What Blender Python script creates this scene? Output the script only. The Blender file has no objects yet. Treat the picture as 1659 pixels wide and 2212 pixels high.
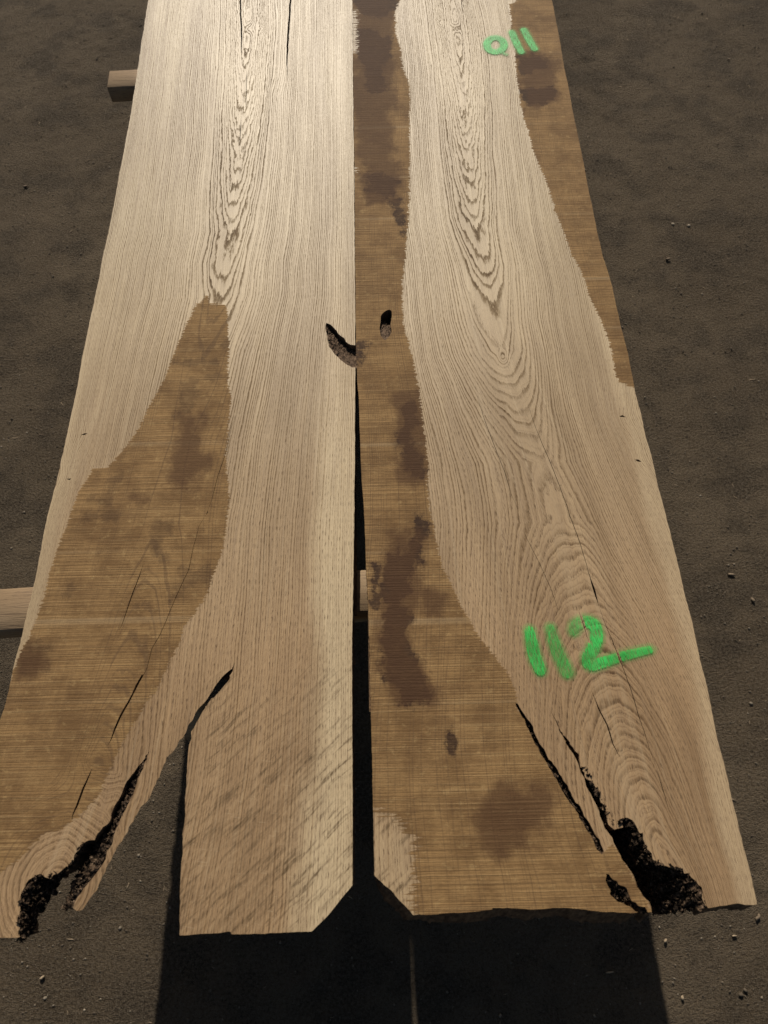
import bpy, math, random
import numpy as np
from mathutils import Matrix, Vector

rng = np.random.default_rng(7)
random.seed(7)
SC = bpy.context.scene
COL = SC.collection

# ------------------------------------------------------------------ camera, sky, sun, exposure
PX_W, PX_H, FPX = 1659.0, 2212.0, 1597.0      # frame the traces were taken in, focal length in its pixels
ZT = 0.52                                      # height of the slab tops above the dirt
HC = 0.90                                      # camera height above the slab tops
T = 0.046                                      # slab thickness
def cdir(x, y):
    return np.array([(x - PX_W / 2) / FPX, -(y - PX_H / 2) / FPX, -1.0])
VP = (750.0, -2350.0)
_ey = cdir(*VP); _ey /= np.linalg.norm(_ey)
_e2 = cdir(VP[0] + 1000, VP[1] - 30)
_ez = np.cross(_e2, _ey); _ez /= np.linalg.norm(_ez)
if _ez[1] < 0: _ez = -_ez
_ex = np.cross(_ey, _ez)
RW = np.array([_ex, _ey, _ez])                 # camera axes -> world axes
CAM = np.array([0.035, 0.0, ZT + HC])
cam_d = bpy.data.cameras.new('camera'); cam = bpy.data.objects.new('camera', cam_d); COL.objects.link(cam)
M4 = Matrix.Identity(4)
for i in range(3):
    for j in range(3): M4[i][j] = RW[i, j]
    M4[i][3] = CAM[i]
cam.matrix_world = M4
cam_d.sensor_fit = 'VERTICAL'; cam_d.sensor_height = 36.0; cam_d.lens = 36.0 * FPX / PX_H
cam_d.clip_start = 0.01; cam_d.clip_end = 500
cam_d.dof.use_dof = True; cam_d.dof.focus_distance = 1.12; cam_d.dof.aperture_fstop = 6.5
SC.camera = cam

SUN_DIR = Vector((-0.125, 1.40, 1.0)).normalized()
w = bpy.data.worlds.new('World'); SC.world = w; w.use_nodes = True
sk = w.node_tree.nodes.new('ShaderNodeTexSky'); sk.sky_type = 'NISHITA'; sk.sun_disc = False; sk.ozone_density = 0.4; sk.dust_density = 2.0
sk.sun_elevation = math.asin(SUN_DIR.z); sk.sun_rotation = math.atan2(SUN_DIR.x, SUN_DIR.y)
bg = w.node_tree.nodes['Background']; bg.inputs['Strength'].default_value = 0.05
w.node_tree.links.new(sk.outputs[0], bg.inputs[0])
sd = bpy.data.lights.new('sun', 'SUN'); sd.energy = 5.0; sd.angle = math.radians(0.53); sd.color = (1.0, 0.94, 0.845)
sun = bpy.data.objects.new('sun', sd); COL.objects.link(sun)
sun.rotation_euler = SUN_DIR.to_track_quat('Z', 'Y').to_euler(); sun.location = (-1, 4, 5)
vs = SC.view_settings; vs.view_transform = 'Standard'; vs.look = 'None'; vs.exposure = -0.08; vs.gamma = 1.0

# ------------------------------------------------------------------ tracing helpers
def at(x, y, z=ZT):
    d = RW @ cdir(x, y)
    t = (z - CAM[2]) / d[2]
    return CAM + t * d
OFF = {1: (0, 0), 2: (829.5, 0), 3: (0, 553), 4: (829.5, 553), 5: (0, 1106), 6: (829.5, 1106), 7: (0, 1659), 8: (829.5, 1659)}
def tl(t, *pts):
    ox, oy = OFF[t]
    return [(p[0] / 2 + ox, p[1] / 2 + oy) for p in pts]
def plane(pts, z=ZT):
    return np.array([at(x, y, z)[:2] for x, y in pts])
def dens(pts, step, rough=0.0, seed=0):
    """points along a polyline every `step` metres, pushed sideways by crumbly noise"""
    r = np.random.default_rng(seed)
    out = []; ar = 0.0
    for a, b in zip(pts[:-1], pts[1:]):
        d = b - a; L = np.linalg.norm(d); n = max(1, int(L / step))
        nn = np.array([-d[1], d[0]]) / (L + 1e-9)
        for k in range(n):
            p = a + d * k / n
            ar = 0.72 * ar + 0.55 * r.normal()
            out.append(p + nn * rough * (ar * 0.75 + r.normal() * 0.25))
    out.append(pts[-1])
    return np.array(out)
def inside(P, poly):
    x, y = P[:, 0], P[:, 1]; c = np.zeros(len(P), bool)
    a = poly; b = np.roll(poly, -1, 0)
    for (x0, y0), (x1, y1) in zip(a, b):
        if y0 == y1: continue
        m = (y0 > y) != (y1 > y)
        c ^= m & (x < (x1 - x0) * (y - y0) / (y1 - y0) + x0)
    return c
def nearest(P, segs):
    """distance, nearest point, index and parameter along segs (n,2,2)"""
    n = len(P); D = np.full(n, 1e9); Q = np.zeros((n, 2)); I = np.zeros(n, int); U = np.zeros(n)
    for i, (a, b) in enumerate(segs):
        d = b - a; L = d @ d + 1e-18
        u = np.clip(((P - a) @ d) / L, 0, 1)
        q = a + u[:, None] * d
        dd = np.hypot(*(P - q).T)
        m = dd < D
        D[m] = dd[m]; Q[m] = q[m]; I[m] = i; U[m] = u[m]
    return D, Q, I, U
def segs_of(pts, closed=False):
    q = np.vstack([pts, pts[:1]]) if closed else pts
    return np.stack([q[:-1], q[1:]], 1)
def sdf(P, poly):
    D, *_ = nearest(P, segs_of(poly, True))
    return np.where(inside(P, poly), D, -D)
_lat = {}
def vnoise(x, y, seed=0):
    if seed not in _lat: _lat[seed] = np.random.default_rng(seed + 100).random((256, 256))
    L = _lat[seed]
    xi = np.floor(x).astype(int); yi = np.floor(y).astype(int); fx = x - xi; fy = y - yi
    fx = fx * fx * (3 - 2 * fx); fy = fy * fy * (3 - 2 * fy)
    g = lambda i, j: L[(xi + i) % 256, (yi + j) % 256]
    return (g(0, 0) * (1 - fx) + g(1, 0) * fx) * (1 - fy) + (g(0, 1) * (1 - fx) + g(1, 1) * fx) * fy - 0.5
def fbm(x, y, seed=0, o=4, gain=0.5):
    s = 0; a = 1.0
    for k in range(o):
        s = s + a * vnoise(x * 2 ** k, y * 2 ** k, seed + k); a *= gain
    return s

# ------------------------------------------------------------------ shader-node helpers
class V:
    def __init__(s, g, k): s.g, s.k = g, k
    def __add__(s, o): return s.g.m('ADD', s, o)
    __radd__ = __add__
    def __sub__(s, o): return s.g.m('SUBTRACT', s, o)
    def __rsub__(s, o): return s.g.m('SUBTRACT', o, s)
    def __mul__(s, o): return s.g.m('MULTIPLY', s, o)
    __rmul__ = __mul__
class G:
    def __init__(s, name):
        s.mat = bpy.data.materials.new(name); s.mat.use_nodes = True
        s.nt = s.mat.node_tree; s.nt.nodes.clear()
        s.out = s.nt.nodes.new('ShaderNodeOutputMaterial')
    def n(s, t, **kw):
        nd = s.nt.nodes.new(t)
        for k, v in kw.items(): setattr(nd, k, v)
        return nd
    def put(s, sock, v):
        if isinstance(v, V): s.nt.links.new(v.k, sock)
        elif isinstance(v, (tuple, list)) and sock.type == 'RGBA' and len(v) == 3: sock.default_value = (*v, 1)
        else: sock.default_value = v
    def m(s, op, a, b=0.0, c=None, clamp=False):
        nd = s.n('ShaderNodeMath', operation=op, use_clamp=clamp)
        s.put(nd.inputs[0], a); s.put(nd.inputs[1], b)
        if c is not None: s.put(nd.inputs[2], c)
        return V(s, nd.outputs[0])
    def attr(s, name): return V(s, s.n('ShaderNodeAttribute', attribute_name=name).outputs['Fac'])
    def obj(s):
        sp = s.n('ShaderNodeSeparateXYZ'); s.nt.links.new(s.n('ShaderNodeTexCoord').outputs['Object'], sp.inputs[0])
        return [V(s, o) for o in sp.outputs]
    def vec(s, x=0.0, y=0.0, z=0.0):
        nd = s.n('ShaderNodeCombineXYZ')
        for i, v in enumerate((x, y, z)): s.put(nd.inputs[i], v)
        return V(s, nd.outputs[0])
    def noise(s, v, scale=1.0, detail=2.0, rough=0.5, dist=0.0):
        nd = s.n('ShaderNodeTexNoise'); s.put(nd.inputs['Vector'], v)
        nd.inputs['Scale'].default_value = scale; nd.inputs['Detail'].default_value = detail
        nd.inputs['Roughness'].default_value = rough; nd.inputs['Distortion'].default_value = dist
        return V(s, nd.outputs['Fac'])
    def voro(s, v, scale=1.0):
        nd = s.n('ShaderNodeTexVoronoi'); s.put(nd.inputs['Vector'], v); nd.inputs['Scale'].default_value = scale
        return V(s, nd.outputs['Distance'])
    def white(s, v):
        nd = s.n('ShaderNodeTexWhiteNoise', noise_dimensions='1D'); s.put(nd.inputs['W'], v)
        return V(s, nd.outputs['Value'])
    def step(s, v, a, b, lo=0.0, hi=1.0):
        nd = s.n('ShaderNodeMapRange', interpolation_type='SMOOTHSTEP'); s.put(nd.inputs['Value'], v)
        for k, q in zip(('From Min', 'From Max', 'To Min', 'To Max'), (a, b, lo, hi)): s.put(nd.inputs[k], q)
        return V(s, nd.outputs[0])
    def ramp(s, f, stops):
        nd = s.n('ShaderNodeValToRGB'); s.put(nd.inputs[0], f); e = nd.color_ramp.elements
        while len(e) < len(stops): e.new(0.5)
        for el, (p, c) in zip(e, stops):
            el.position = p; el.color = (*c, 1) if isinstance(c, tuple) else (c, c, c, 1)
        return V(s, nd.outputs[0])
    def mix(s, f, a, b, mode='MIX'):
        nd = s.n('ShaderNodeMix', data_type='RGBA', blend_type=mode)
        s.put(nd.inputs[0], f); s.put(nd.inputs[6], a); s.put(nd.inputs[7], b)
        return V(s, nd.outputs[2])
    def bump(s, h, strength=0.3, dist=0.001):
        nd = s.n('ShaderNodeBump'); s.put(nd.inputs['Height'], h)
        nd.inputs['Strength'].default_value = strength; nd.inputs['Distance'].default_value = dist
        return V(s, nd.outputs[0])
    def bsdf(s, color, rough=0.7, normal=None, spec=0.5, alpha=None, tint=None):
        b = s.n('ShaderNodeBsdfPrincipled'); s.put(b.inputs['Base Color'], color); s.put(b.inputs['Roughness'], rough)
        s.put(b.inputs['Specular IOR Level'], spec)
        if tint is not None: s.put(b.inputs['Specular Tint'], tint)
        if normal is not None: s.put(b.inputs['Normal'], normal)
        if alpha is not None: s.put(b.inputs['Alpha'], alpha)
        s.nt.links.new(b.outputs[0], s.out.inputs[0])
        return s.mat

# ------------------------------------------------------------------ materials
def oak_top():
    g = G('oak_slab_face')
    x, y, z = g.obj()
    gu, ring, sawn, stain, sap, curl, wet = (g.attr(a) for a in ('gu', 'ring', 'sawn', 'stain', 'sap', 'curl', 'wet'))
    xg = gu * 0.0035; brown = g.attr('brown')
    # ---- growth rings
    n1 = g.noise(g.vec(x * 30, y * 7, 0), 1, 3) - 0.5
    n2 = g.noise(g.vec(gu * 0.35, y * 11, 3), 1, 3, 0.6) - 0.5
    n3 = g.noise(g.vec(xg * 900, y * 70, 7), 1, 2) - 0.5
    near = g.step(ring, 22.0, 6.0) * g.step(brown, 0.0, 0.7, 1.0, 0.12)
    n4 = g.noise(g.vec(gu * 1.6, y * 60, 9), 1, 3, 0.65) - 0.5
    r = ring + n1 * 2.0 + n2 * (0.4 + near * 1.5) + near * (g.noise(g.vec(x * 75, y * 38, 2), 1, 3, 0.6) - 0.5) * 1.5 + n4 * (0.10 + near * 0.95) + n3 * g.step(brown, 0.0, 0.8, 0.30, 0.10)
    f = g.m('FRACT', r); rid = g.m('FLOOR', r)
    late = g.ramp(f, [(0.0, 0.0), (0.09, 1.0), (0.26, 0.85), (0.46, 0.2), (1.0, 0.0)])
    amp = g.mix(brown, 0.6 + 0.6 * g.white(rid), 0.28 + 0.85 * g.white(rid))
    amp = amp * g.step(g.noise(g.vec(xg * 40, y * 3, 5), 1, 3), 0.25, 0.7, 0.5, 1.05)
    fine2 = g.ramp(g.m('FRACT', r * 2.63 + n2 * 0.8), [(0.0, 0.0), (0.15, 1.0), (0.5, 0.2), (1.0, 0.0)])
    late = g.m('MAXIMUM', late * amp, fine2 * brown * 0.55)
    late = late * g.step(g.noise(g.vec(gu * 0.9, y * 130, 71), 1, 2), 0.22, 0.55, 0.45, 1.0)
    # ---- fibres and pores run along the trunk
    fib = g.noise(g.vec(xg * 700, y * 9, 11), 1, 3, 0.6)
    fib2 = g.noise(g.vec(xg * 230, y * 4, 13), 1, 2)
    por = g.noise(g.vec(xg * 1500, y * 120, 17), 1, 1)
    por = g.step(por, 0.50, 0.63) * g.step(f, 0.55, 0.0, 0.25, 1.0)
    tone = g.noise(g.vec(xg * 14, y * 2.0, 19), 1, 3)
    early = g.mix(g.step(tone, 0.3, 0.7), (0.40, 0.295, 0.165), (0.54, 0.42, 0.25))
    dark = g.mix(g.step(tone, 0.3, 0.7), (0.074, 0.047, 0.025), (0.130, 0.086, 0.046))
    dark = g.mix(brown, dark, g.mix(g.step(tone, 0.3, 0.7), (0.058, 0.032, 0.016), (0.105, 0.060, 0.030)))
    # root-end heartwood is browner, with lens and sheen falloff painted in; sapwood near the edges is paler and flatter
    early = g.mix(g.attr('brown'), early, g.mix(g.step(tone, 0.3, 0.7), (0.270, 0.166, 0.080), (0.440, 0.288, 0.150)))
    early = g.mix(sap, early, (0.57, 0.44, 0.265))
    dark = g.mix(sap, dark, (0.27, 0.185, 0.10))
    c = g.mix(g.m('MULTIPLY', late, g.step(sap, 0, 1, 0.92, 0.55) * g.step(brown, 0.2, 1.0, 1.0, 0.98), clamp=True), early, dark)
    c = g.mix(g.step(fib, 0.35, 0.75, 0.0, 0.45), c, (0.20, 0.13, 0.078))
    c = g.mix(g.step(fib2, 0.52, 0.75, 0.0, 0.30), c, g.mix(brown, (0.64, 0.52, 0.34), (0.40, 0.29, 0.17)))
    c = g.mix(por * g.step(brown, 0, 1, 0.5, 0.9), c, (0.085, 0.052, 0.03))
    # ---- oblique curly figure near the roots
    cu = g.noise(g.vec(x * 8 + y * 6, y * 85 - x * 62 + n1 * 3.0, 23), 1, 4, 0.6)
    c = g.mix(g.step(cu, 0.47, 0.62) * g.step(g.noise(g.vec(x * 20, y * 14, 24), 1, 3), 0.28, 0.55, 0.25, 1.0) * curl * 0.2, c, (0.085, 0.049, 0.024))
    ray = g.noise(g.vec(x * 45 + y * 10, y * 420 + x * 60, 29), 1, 1)
    c = g.mix(g.step(ray, 0.66, 0.76) * curl * 0.3, c, (0.50, 0.38, 0.23))
    fl = g.noise(g.vec(x * 13 + y * 13, y * 150 - x * 140 + n1 * 1.5, 25), 1, 4, 0.66)
    row = g.step(g.noise(g.vec(xg * 420, y * 26, 27), 1, 3, 0.7), 0.36, 0.62, 0.25, 1.0)
    c = g.mix(g.step(fl, 0.50, 0.66) * g.step(curl, 0.0, 0.35) * row * 0.9, c, (0.092, 0.058, 0.028))
    c = g.mix(g.step(fl, 0.50, 0.36) * g.step(curl, 0.0, 0.35) * row * 0.2, c, (0.52, 0.375, 0.21))
    axis = g.step(g.m('ABSOLUTE', gu + 3.0 + n1 * 5.0), 3.2, 0.8) + g.step(g.m('ABSOLUTE', gu - 2.5 + n1 * 6.0), 1.4, 0.3)
    c = g.mix(g.m('MULTIPLY', axis, g.step(brown, 0.05, 0.5) * g.step(fib, 0.35, 0.6, 0.3, 1.0) * 0.24, clamp=True), c, (0.50, 0.365, 0.215))
    # ---- rough sawn, unplaned areas
    teeth = g.noise(g.vec(x * 9, y * 330, 31), 1, 3, 0.7) - 0.5
    teeth2 = g.noise(g.vec(x * 160, y * 420, 37), 1, 2) - 0.5
    sm = g.step(sawn + teeth * 17 + teeth2 * 6 + (g.noise(g.vec(x * 25, y * 45, 33), 1, 3) - 0.5) * 4, -0.45, 0.45)
    l1 = g.noise(g.vec(x * 1.4, y * 400 + n1 * 0.6, 41), 1, 2, 0.7)
    l2 = g.noise(g.vec(x * 6, y * 700, 43), 1, 1)
    blot = g.noise(g.vec(x * 15, y * 17, 47), 1, 7, 0.72)
    cs = g.mix(g.step(blot, 0.36, 0.62), (0.152, 0.085, 0.034), (0.262, 0.156, 0.064))
    cs = g.mix(g.step(l1, 0.46, 0.62, 0.0, 0.46), cs, (0.115, 0.063, 0.026))
    cs = g.mix(g.step(l2, 0.55, 0.72, 0.0, 0.32), cs, (0.42, 0.285, 0.135))
    wv = g.noise(g.vec(xg * 260, y * 60, 53), 1, 2)
    cs = g.mix(g.step(wv, 0.5, 0.75, 0.0, 0.15), cs, (0.10, 0.056, 0.026))
    cs = g.mix(g.step(g.noise(g.vec(x * 70, y * 90, 75), 1, 4, 0.7), 0.55, 0.7, 0.0, 0.35), cs, (0.40, 0.27, 0.12))
    cs = g.mix(g.step(g.noise(g.vec(x * 40, y * 60, 77), 1, 5, 0.7), 0.42, 0.3, 0.0, 0.25), cs, (0.085, 0.046, 0.02))
    cs = g.mix(g.step(late, 0.2, 0.7, 0.0, 0.5), cs, (0.095, 0.055, 0.028))
    bd = g.noise(g.vec(x * 0.6, y * 42, 73), 1, 2)
    cs = g.mix(g.step(bd, 0.62, 0.72, 0.0, 0.3), cs, (0.36, 0.27, 0.16))
    st = stain + (g.noise(g.vec(x * 46, y * 38, 59), 1, 7, 0.72) - 0.5) * 62 + teeth * 8 + 2.5
    stm = g.step(st, -1.5, 2.5) * g.attr('stainamt') * g.step(g.noise(g.vec(x * 90, y * 110, 63), 1, 5, 0.75), 0.32, 0.5, 0.68, 1.0) * g.step(g.noise(g.vec(x * 130, y * 240, 61), 1, 3), 0.3, 0.6, 0.92, 1.0)
    rim = g.step(st, -5, -1) * (1 - g.step(st, -1, 1.5))
    cs = g.mix(stm * g.step(blot, 0.25, 0.75, 1.0, 0.88), cs, g.mix(blot, (0.022, 0.012, 0.009), (0.052, 0.027, 0.015)))
    cs = g.mix(rim * g.attr('stainamt') * 0.4, cs, (0.07, 0.04, 0.02))
    ws = wet + (g.noise(g.vec(x * 18, y * 15, 67), 1, 7, 0.68) - 0.5) * 90
    cs = g.mix(g.step(ws, -12, 10, 0.0, 0.74), cs, (0.070, 0.034, 0.016))
    col = g.mix(sm, c, cs)
    h = g.mix(sm, g.ramp(late * 0.6 + fib * 0.4 + por * -0.5, [(0, 1.0), (1, 0.0)]), l1 * 0.8 + l2 * 0.7 + teeth2 * 0.5)
    nrm = g.n('ShaderNodeBump'); g.put(nrm.inputs['Height'], h)
    g.put(nrm.inputs['Strength'], g.mix(sm, (0.16, 0.16, 0.16), (0.55, 0.55, 0.55)))
    nrm.inputs['Distance'].default_value = 0.0012
    rough = g.mix(sm, g.ramp(fib * 0.6 + late * 0.35, [(0.2, 0.48), (0.8, 0.56)]), (0.78, 0.78, 0.78))
    sp_ = g.m('MULTIPLY', g.step(late, 0.1, 0.7, 0.37, 0.04), g.step(por, 0.2, 0.8, 1.0, 0.35))
    return g.bsdf(col, rough, V(g, nrm.outputs[0]), g.mix(sm, sp_, (0.16, 0.16, 0.16)), tint=(1.0, 0.94, 0.85))

def oak_side():
    g = G('oak_slab_edge')
    x, y, z = g.obj()
    a = g.noise(g.vec(x * 160, y * 160, z * 40), 1, 4, 0.65)
    b = g.noise(g.vec(x * 20, y * 20, z * 300), 1, 3)
    c = g.mix(g.step(a, 0.3, 0.7), (0.055, 0.030, 0.016), (0.20, 0.12, 0.062))
    c = g.mix(g.step(b, 0.5, 0.7, 0, 0.5), c, (0.09, 0.05, 0.026))
    return g.bsdf(c, 0.85, g.bump(a, 0.6, 0.003), 0.25)

def bark():
    g = G('rotten_bark')
    x, y, z = g.obj()
    v = g.vec(x, y, z)
    a = g.noise(v, 130, 5, 0.7); b = g.noise(v, 420, 3, 0.6)
    c = g.mix(g.step(a, 0.42, 0.68), (0.020, 0.013, 0.008), (0.150, 0.096, 0.058))
    c = g.mix(g.step(b, 0.56, 0.70, 0, 0.8), c, (0.34, 0.235, 0.15))
    return g.bsdf(c, 0.95, g.bump(a + b * 0.6, 0.9, 0.006), 0.15)

def hollow():
    g = G('knot_hole_wall')
    x, y, z = g.obj(); v = g.vec(x, y, z)
    a = g.noise(v, 160, 4, 0.65); b = g.noise(v, 600, 2, 0.6)
    c = g.mix(g.step(a, 0.3, 0.7), (0.055, 0.034, 0.020), (0.16, 0.105, 0.066))
    c = g.mix(g.step(b, 0.55, 0.7, 0, 0.6), c, (0.03, 0.018, 0.011))
    return g.bsdf(c, 0.9, g.bump(a + b * 0.5, 0.8, 0.004), 0.2)

def paint():
    g = G('green_marking_paint')
    x, y, z = g.obj(); d = g.attr('edge'); gu = g.attr('gu'); dn = g.attr('dense')
    n = g.noise(g.vec(x * 500, y * 500, 0), 1, 2) - 0.5
    grain = g.noise(g.vec(gu * 5.4, y * 90, 17), 1, 2)
    grain2 = g.noise(g.vec(x * 40, y * 40, 5), 1, 3)
    body = g.step(d + n * 1.6, -0.9, 0.9)
    mist = g.step(d + n * 4, -6, 0.6) * 0.26
    a = g.m('MAXIMUM', body * g.step(grain, 0.42, 0.60, 1.0, 0.42) * dn, mist)
    ring = g.m('FRACT', g.attr('ring') + (g.noise(g.vec(x * 30, y * 7, 0), 1, 3) - 0.5) * 2.4)
    a = a * g.ramp(ring, [(0.0, 1.0), (0.12, 0.74), (0.35, 0.8), (0.7, 1.0), (1.0, 1.0)])
    c = g.mix(g.step(grain2, 0.35, 0.65), (0.020, 0.36, 0.048), (0.040, 0.52, 0.085))
    return g.bsdf(c, 0.55, None, 0.4, a)

def timber():
    g = G('sawn_bearer_timber')
    x, y, z = g.obj()
    a = g.noise(g.vec(x * 22, y * 420, z * 420), 1, 3, 0.65)
    b = g.noise(g.vec(x * 60, y * 900, z * 900), 1, 2)
    t = g.noise(g.vec(x * 5, y * 16, z * 16), 1, 3)
    c = g.mix(g.step(t, 0.3, 0.7), (0.23, 0.152, 0.082), (0.35, 0.245, 0.142))
    c = g.mix(g.step(a, 0.5, 0.7, 0, 0.75), c, (0.135, 0.085, 0.05))
    c = g.mix(g.step(b, 0.6, 0.72, 0, 0.6), c, (0.07, 0.042, 0.025))
    return g.bsdf(c, 0.75, g.bump(a + b, 0.4, 0.001), 0.3)

def dirt():
    g = G('packed_dirt')
    x, y, z = g.obj(); v = g.vec(x, y, 0.0)
    big = g.noise(v, 2.6, 5, 0.65); mid = g.noise(v, 8, 4, 0.62); fine = g.noise(v, 190, 5, 0.75); sp = g.noise(v, 480, 2, 0.6)
    c = g.mix(g.step(big, 0.3, 0.7), (0.092, 0.065, 0.038), (0.150, 0.110, 0.068))
    c = g.mix(g.step(mid, 0.56, 0.38, 0.0, 0.72), c, (0.044, 0.032, 0.0205))
    c = g.mix(g.step(fine, 0.40, 0.64, 0.0, 0.65), c, (0.175, 0.137, 0.094))
    c = g.mix(g.step(fine, 0.46, 0.34, 0.0, 0.55), c, (0.036, 0.027, 0.019))
    c = g.mix(g.step(sp, 0.59, 0.68, 0, 0.6), c, (0.22, 0.18, 0.135))
    c = g.mix(g.step(sp, 0.40, 0.32, 0, 0.65), c, (0.018, 0.013, 0.010))
    return g.bsdf(c, 0.95, g.bump(mid * 0.15 + fine * 0.85 + sp * 0.4, 1.0, 0.016), 0.15)

def toned(name, a, b, rough=0.85):
    g = G(name); t = g.attr('tone'); x, y, z = g.obj()
    n = g.noise(g.vec(x, y, z), 500, 3)
    c = g.mix(t, a, b); c = g.mix(g.step(n, 0.4, 0.7, 0, 0.5), c, tuple(q * 0.55 for q in a))
    return g.bsdf(c, rough, g.bump(n, 0.4, 0.001), 0.3)

MAT = dict(top=oak_top(), side=oak_side(), bark=bark(), hollow=hollow(), paint=paint(), timber=timber(), dirt=dirt(),
           stone=toned('pebble_stone', (0.065, 0.048, 0.031), (0.34, 0.28, 0.20)),
           chip=toned('wood_chip', (0.12, 0.085, 0.055), (0.40, 0.30, 0.19)))

# ------------------------------------------------------------------ object helpers
def tag(o, label=None, cat=None, group=None, kind=None):
    for k, v in (('label', label), ('category', cat), ('group', group), ('kind', kind)):
        if v: o[k] = v
    return o
def empty(name, loc=(0, 0, 0)):
    o = bpy.data.objects.new(name, None); COL.objects.link(o); o.location = loc; o.empty_display_size = 0.05
    return o
def mesh(name, verts, faces, mats, parent=None, attrs=None, fmat=None, smooth=False, origin=(0, 0, 0)):
    """faces: int array (n,4) or list of arrays"""
    verts = np.asarray(verts, float) - np.asarray(origin, float)
    me = bpy.data.meshes.new(name)
    if not isinstance(faces, list): faces = [faces]
    faces = [np.asarray(f, np.int32) for f in faces if len(f)]
    loops = np.concatenate([f.ravel() for f in faces])
    sizes = np.concatenate([np.full(len(f), f.shape[1], np.int32) for f in faces])
    me.vertices.add(len(verts)); me.vertices.foreach_set('co', verts.astype(np.float32).ravel())
    me.loops.add(len(loops)); me.loops.foreach_set('vertex_index', loops)
    st = np.concatenate([[0], np.cumsum(sizes)[:-1]]).astype(np.int32)
    me.polygons.add(len(sizes)); me.polygons.foreach_set('loop_start', st); me.polygons.foreach_set('loop_total', sizes)
    for m in mats: me.materials.append(m)
    if fmat is not None: me.polygons.foreach_set('material_index', np.asarray(fmat, np.int32))
    me.update(calc_edges=True); me.validate()
    for k, a in (attrs or {}).items():
        at_ = me.attributes.new(k, 'FLOAT', 'POINT'); at_.data.foreach_set('value', np.asarray(a, np.float32))
    if smooth: me.polygons.foreach_set('use_smooth', np.ones(len(sizes), bool))
    o = bpy.data.objects.new(name, me); COL.objects.link(o)
    if parent: o.parent = parent
    else: o.location = origin
    return o

# ------------------------------------------------------------------ a slab
class Slab: pass
def field(P, S):
    """growth-ring value and across-grain coordinate at plane points"""
    Y = P[:, 1]; X = P[:, 0]
    xa = np.interp(Y, S.ax[:, 1], S.ax[:, 0]); xl = np.interp(Y, S.el[:, 1], S.el[:, 0]); xr = np.interp(Y, S.er[:, 1], S.er[:, 0])
    s = np.where(X < xa, (X - xa) / np.maximum(xa - xl, .02), (X - xa) / np.maximum(xr - xa, .02))
    root_ = np.clip((0.56 - Y) / 0.45, 0, 1)
    f_ = 1 - root_ * np.where(s > 0, S.thin[1], S.thin[0])
    u = np.sign(s) * (58.0 * np.abs(s) + 20.0 * np.abs(s) ** 2) * f_
    K = np.interp(Y, S.K[:, 0], S.K[:, 1])
    u = u + 2.2 * fbm(X * 6, Y * 2.2, 3)
    ring = np.sqrt(u * u + K * K)
    ring = ring + 0.8 * vnoise(ring * 0.33, ring * 0, 33) + 0.9 * vnoise(ring * 0.8, ring * 0, 34)
    for (kx, ky, rx, ry, A) in S.knots:
        d2 = ((X - kx) / rx) ** 2 + ((Y - ky) / ry) ** 2
        ring = ring + A * np.exp(-d2); u = u + 0.4 * A * np.exp(-d2) * np.sign(A)
    if S.post: ring = S.post(P, ring)
    return ring, u, s
def smooth_rows(a, n=9):
    return a
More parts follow.
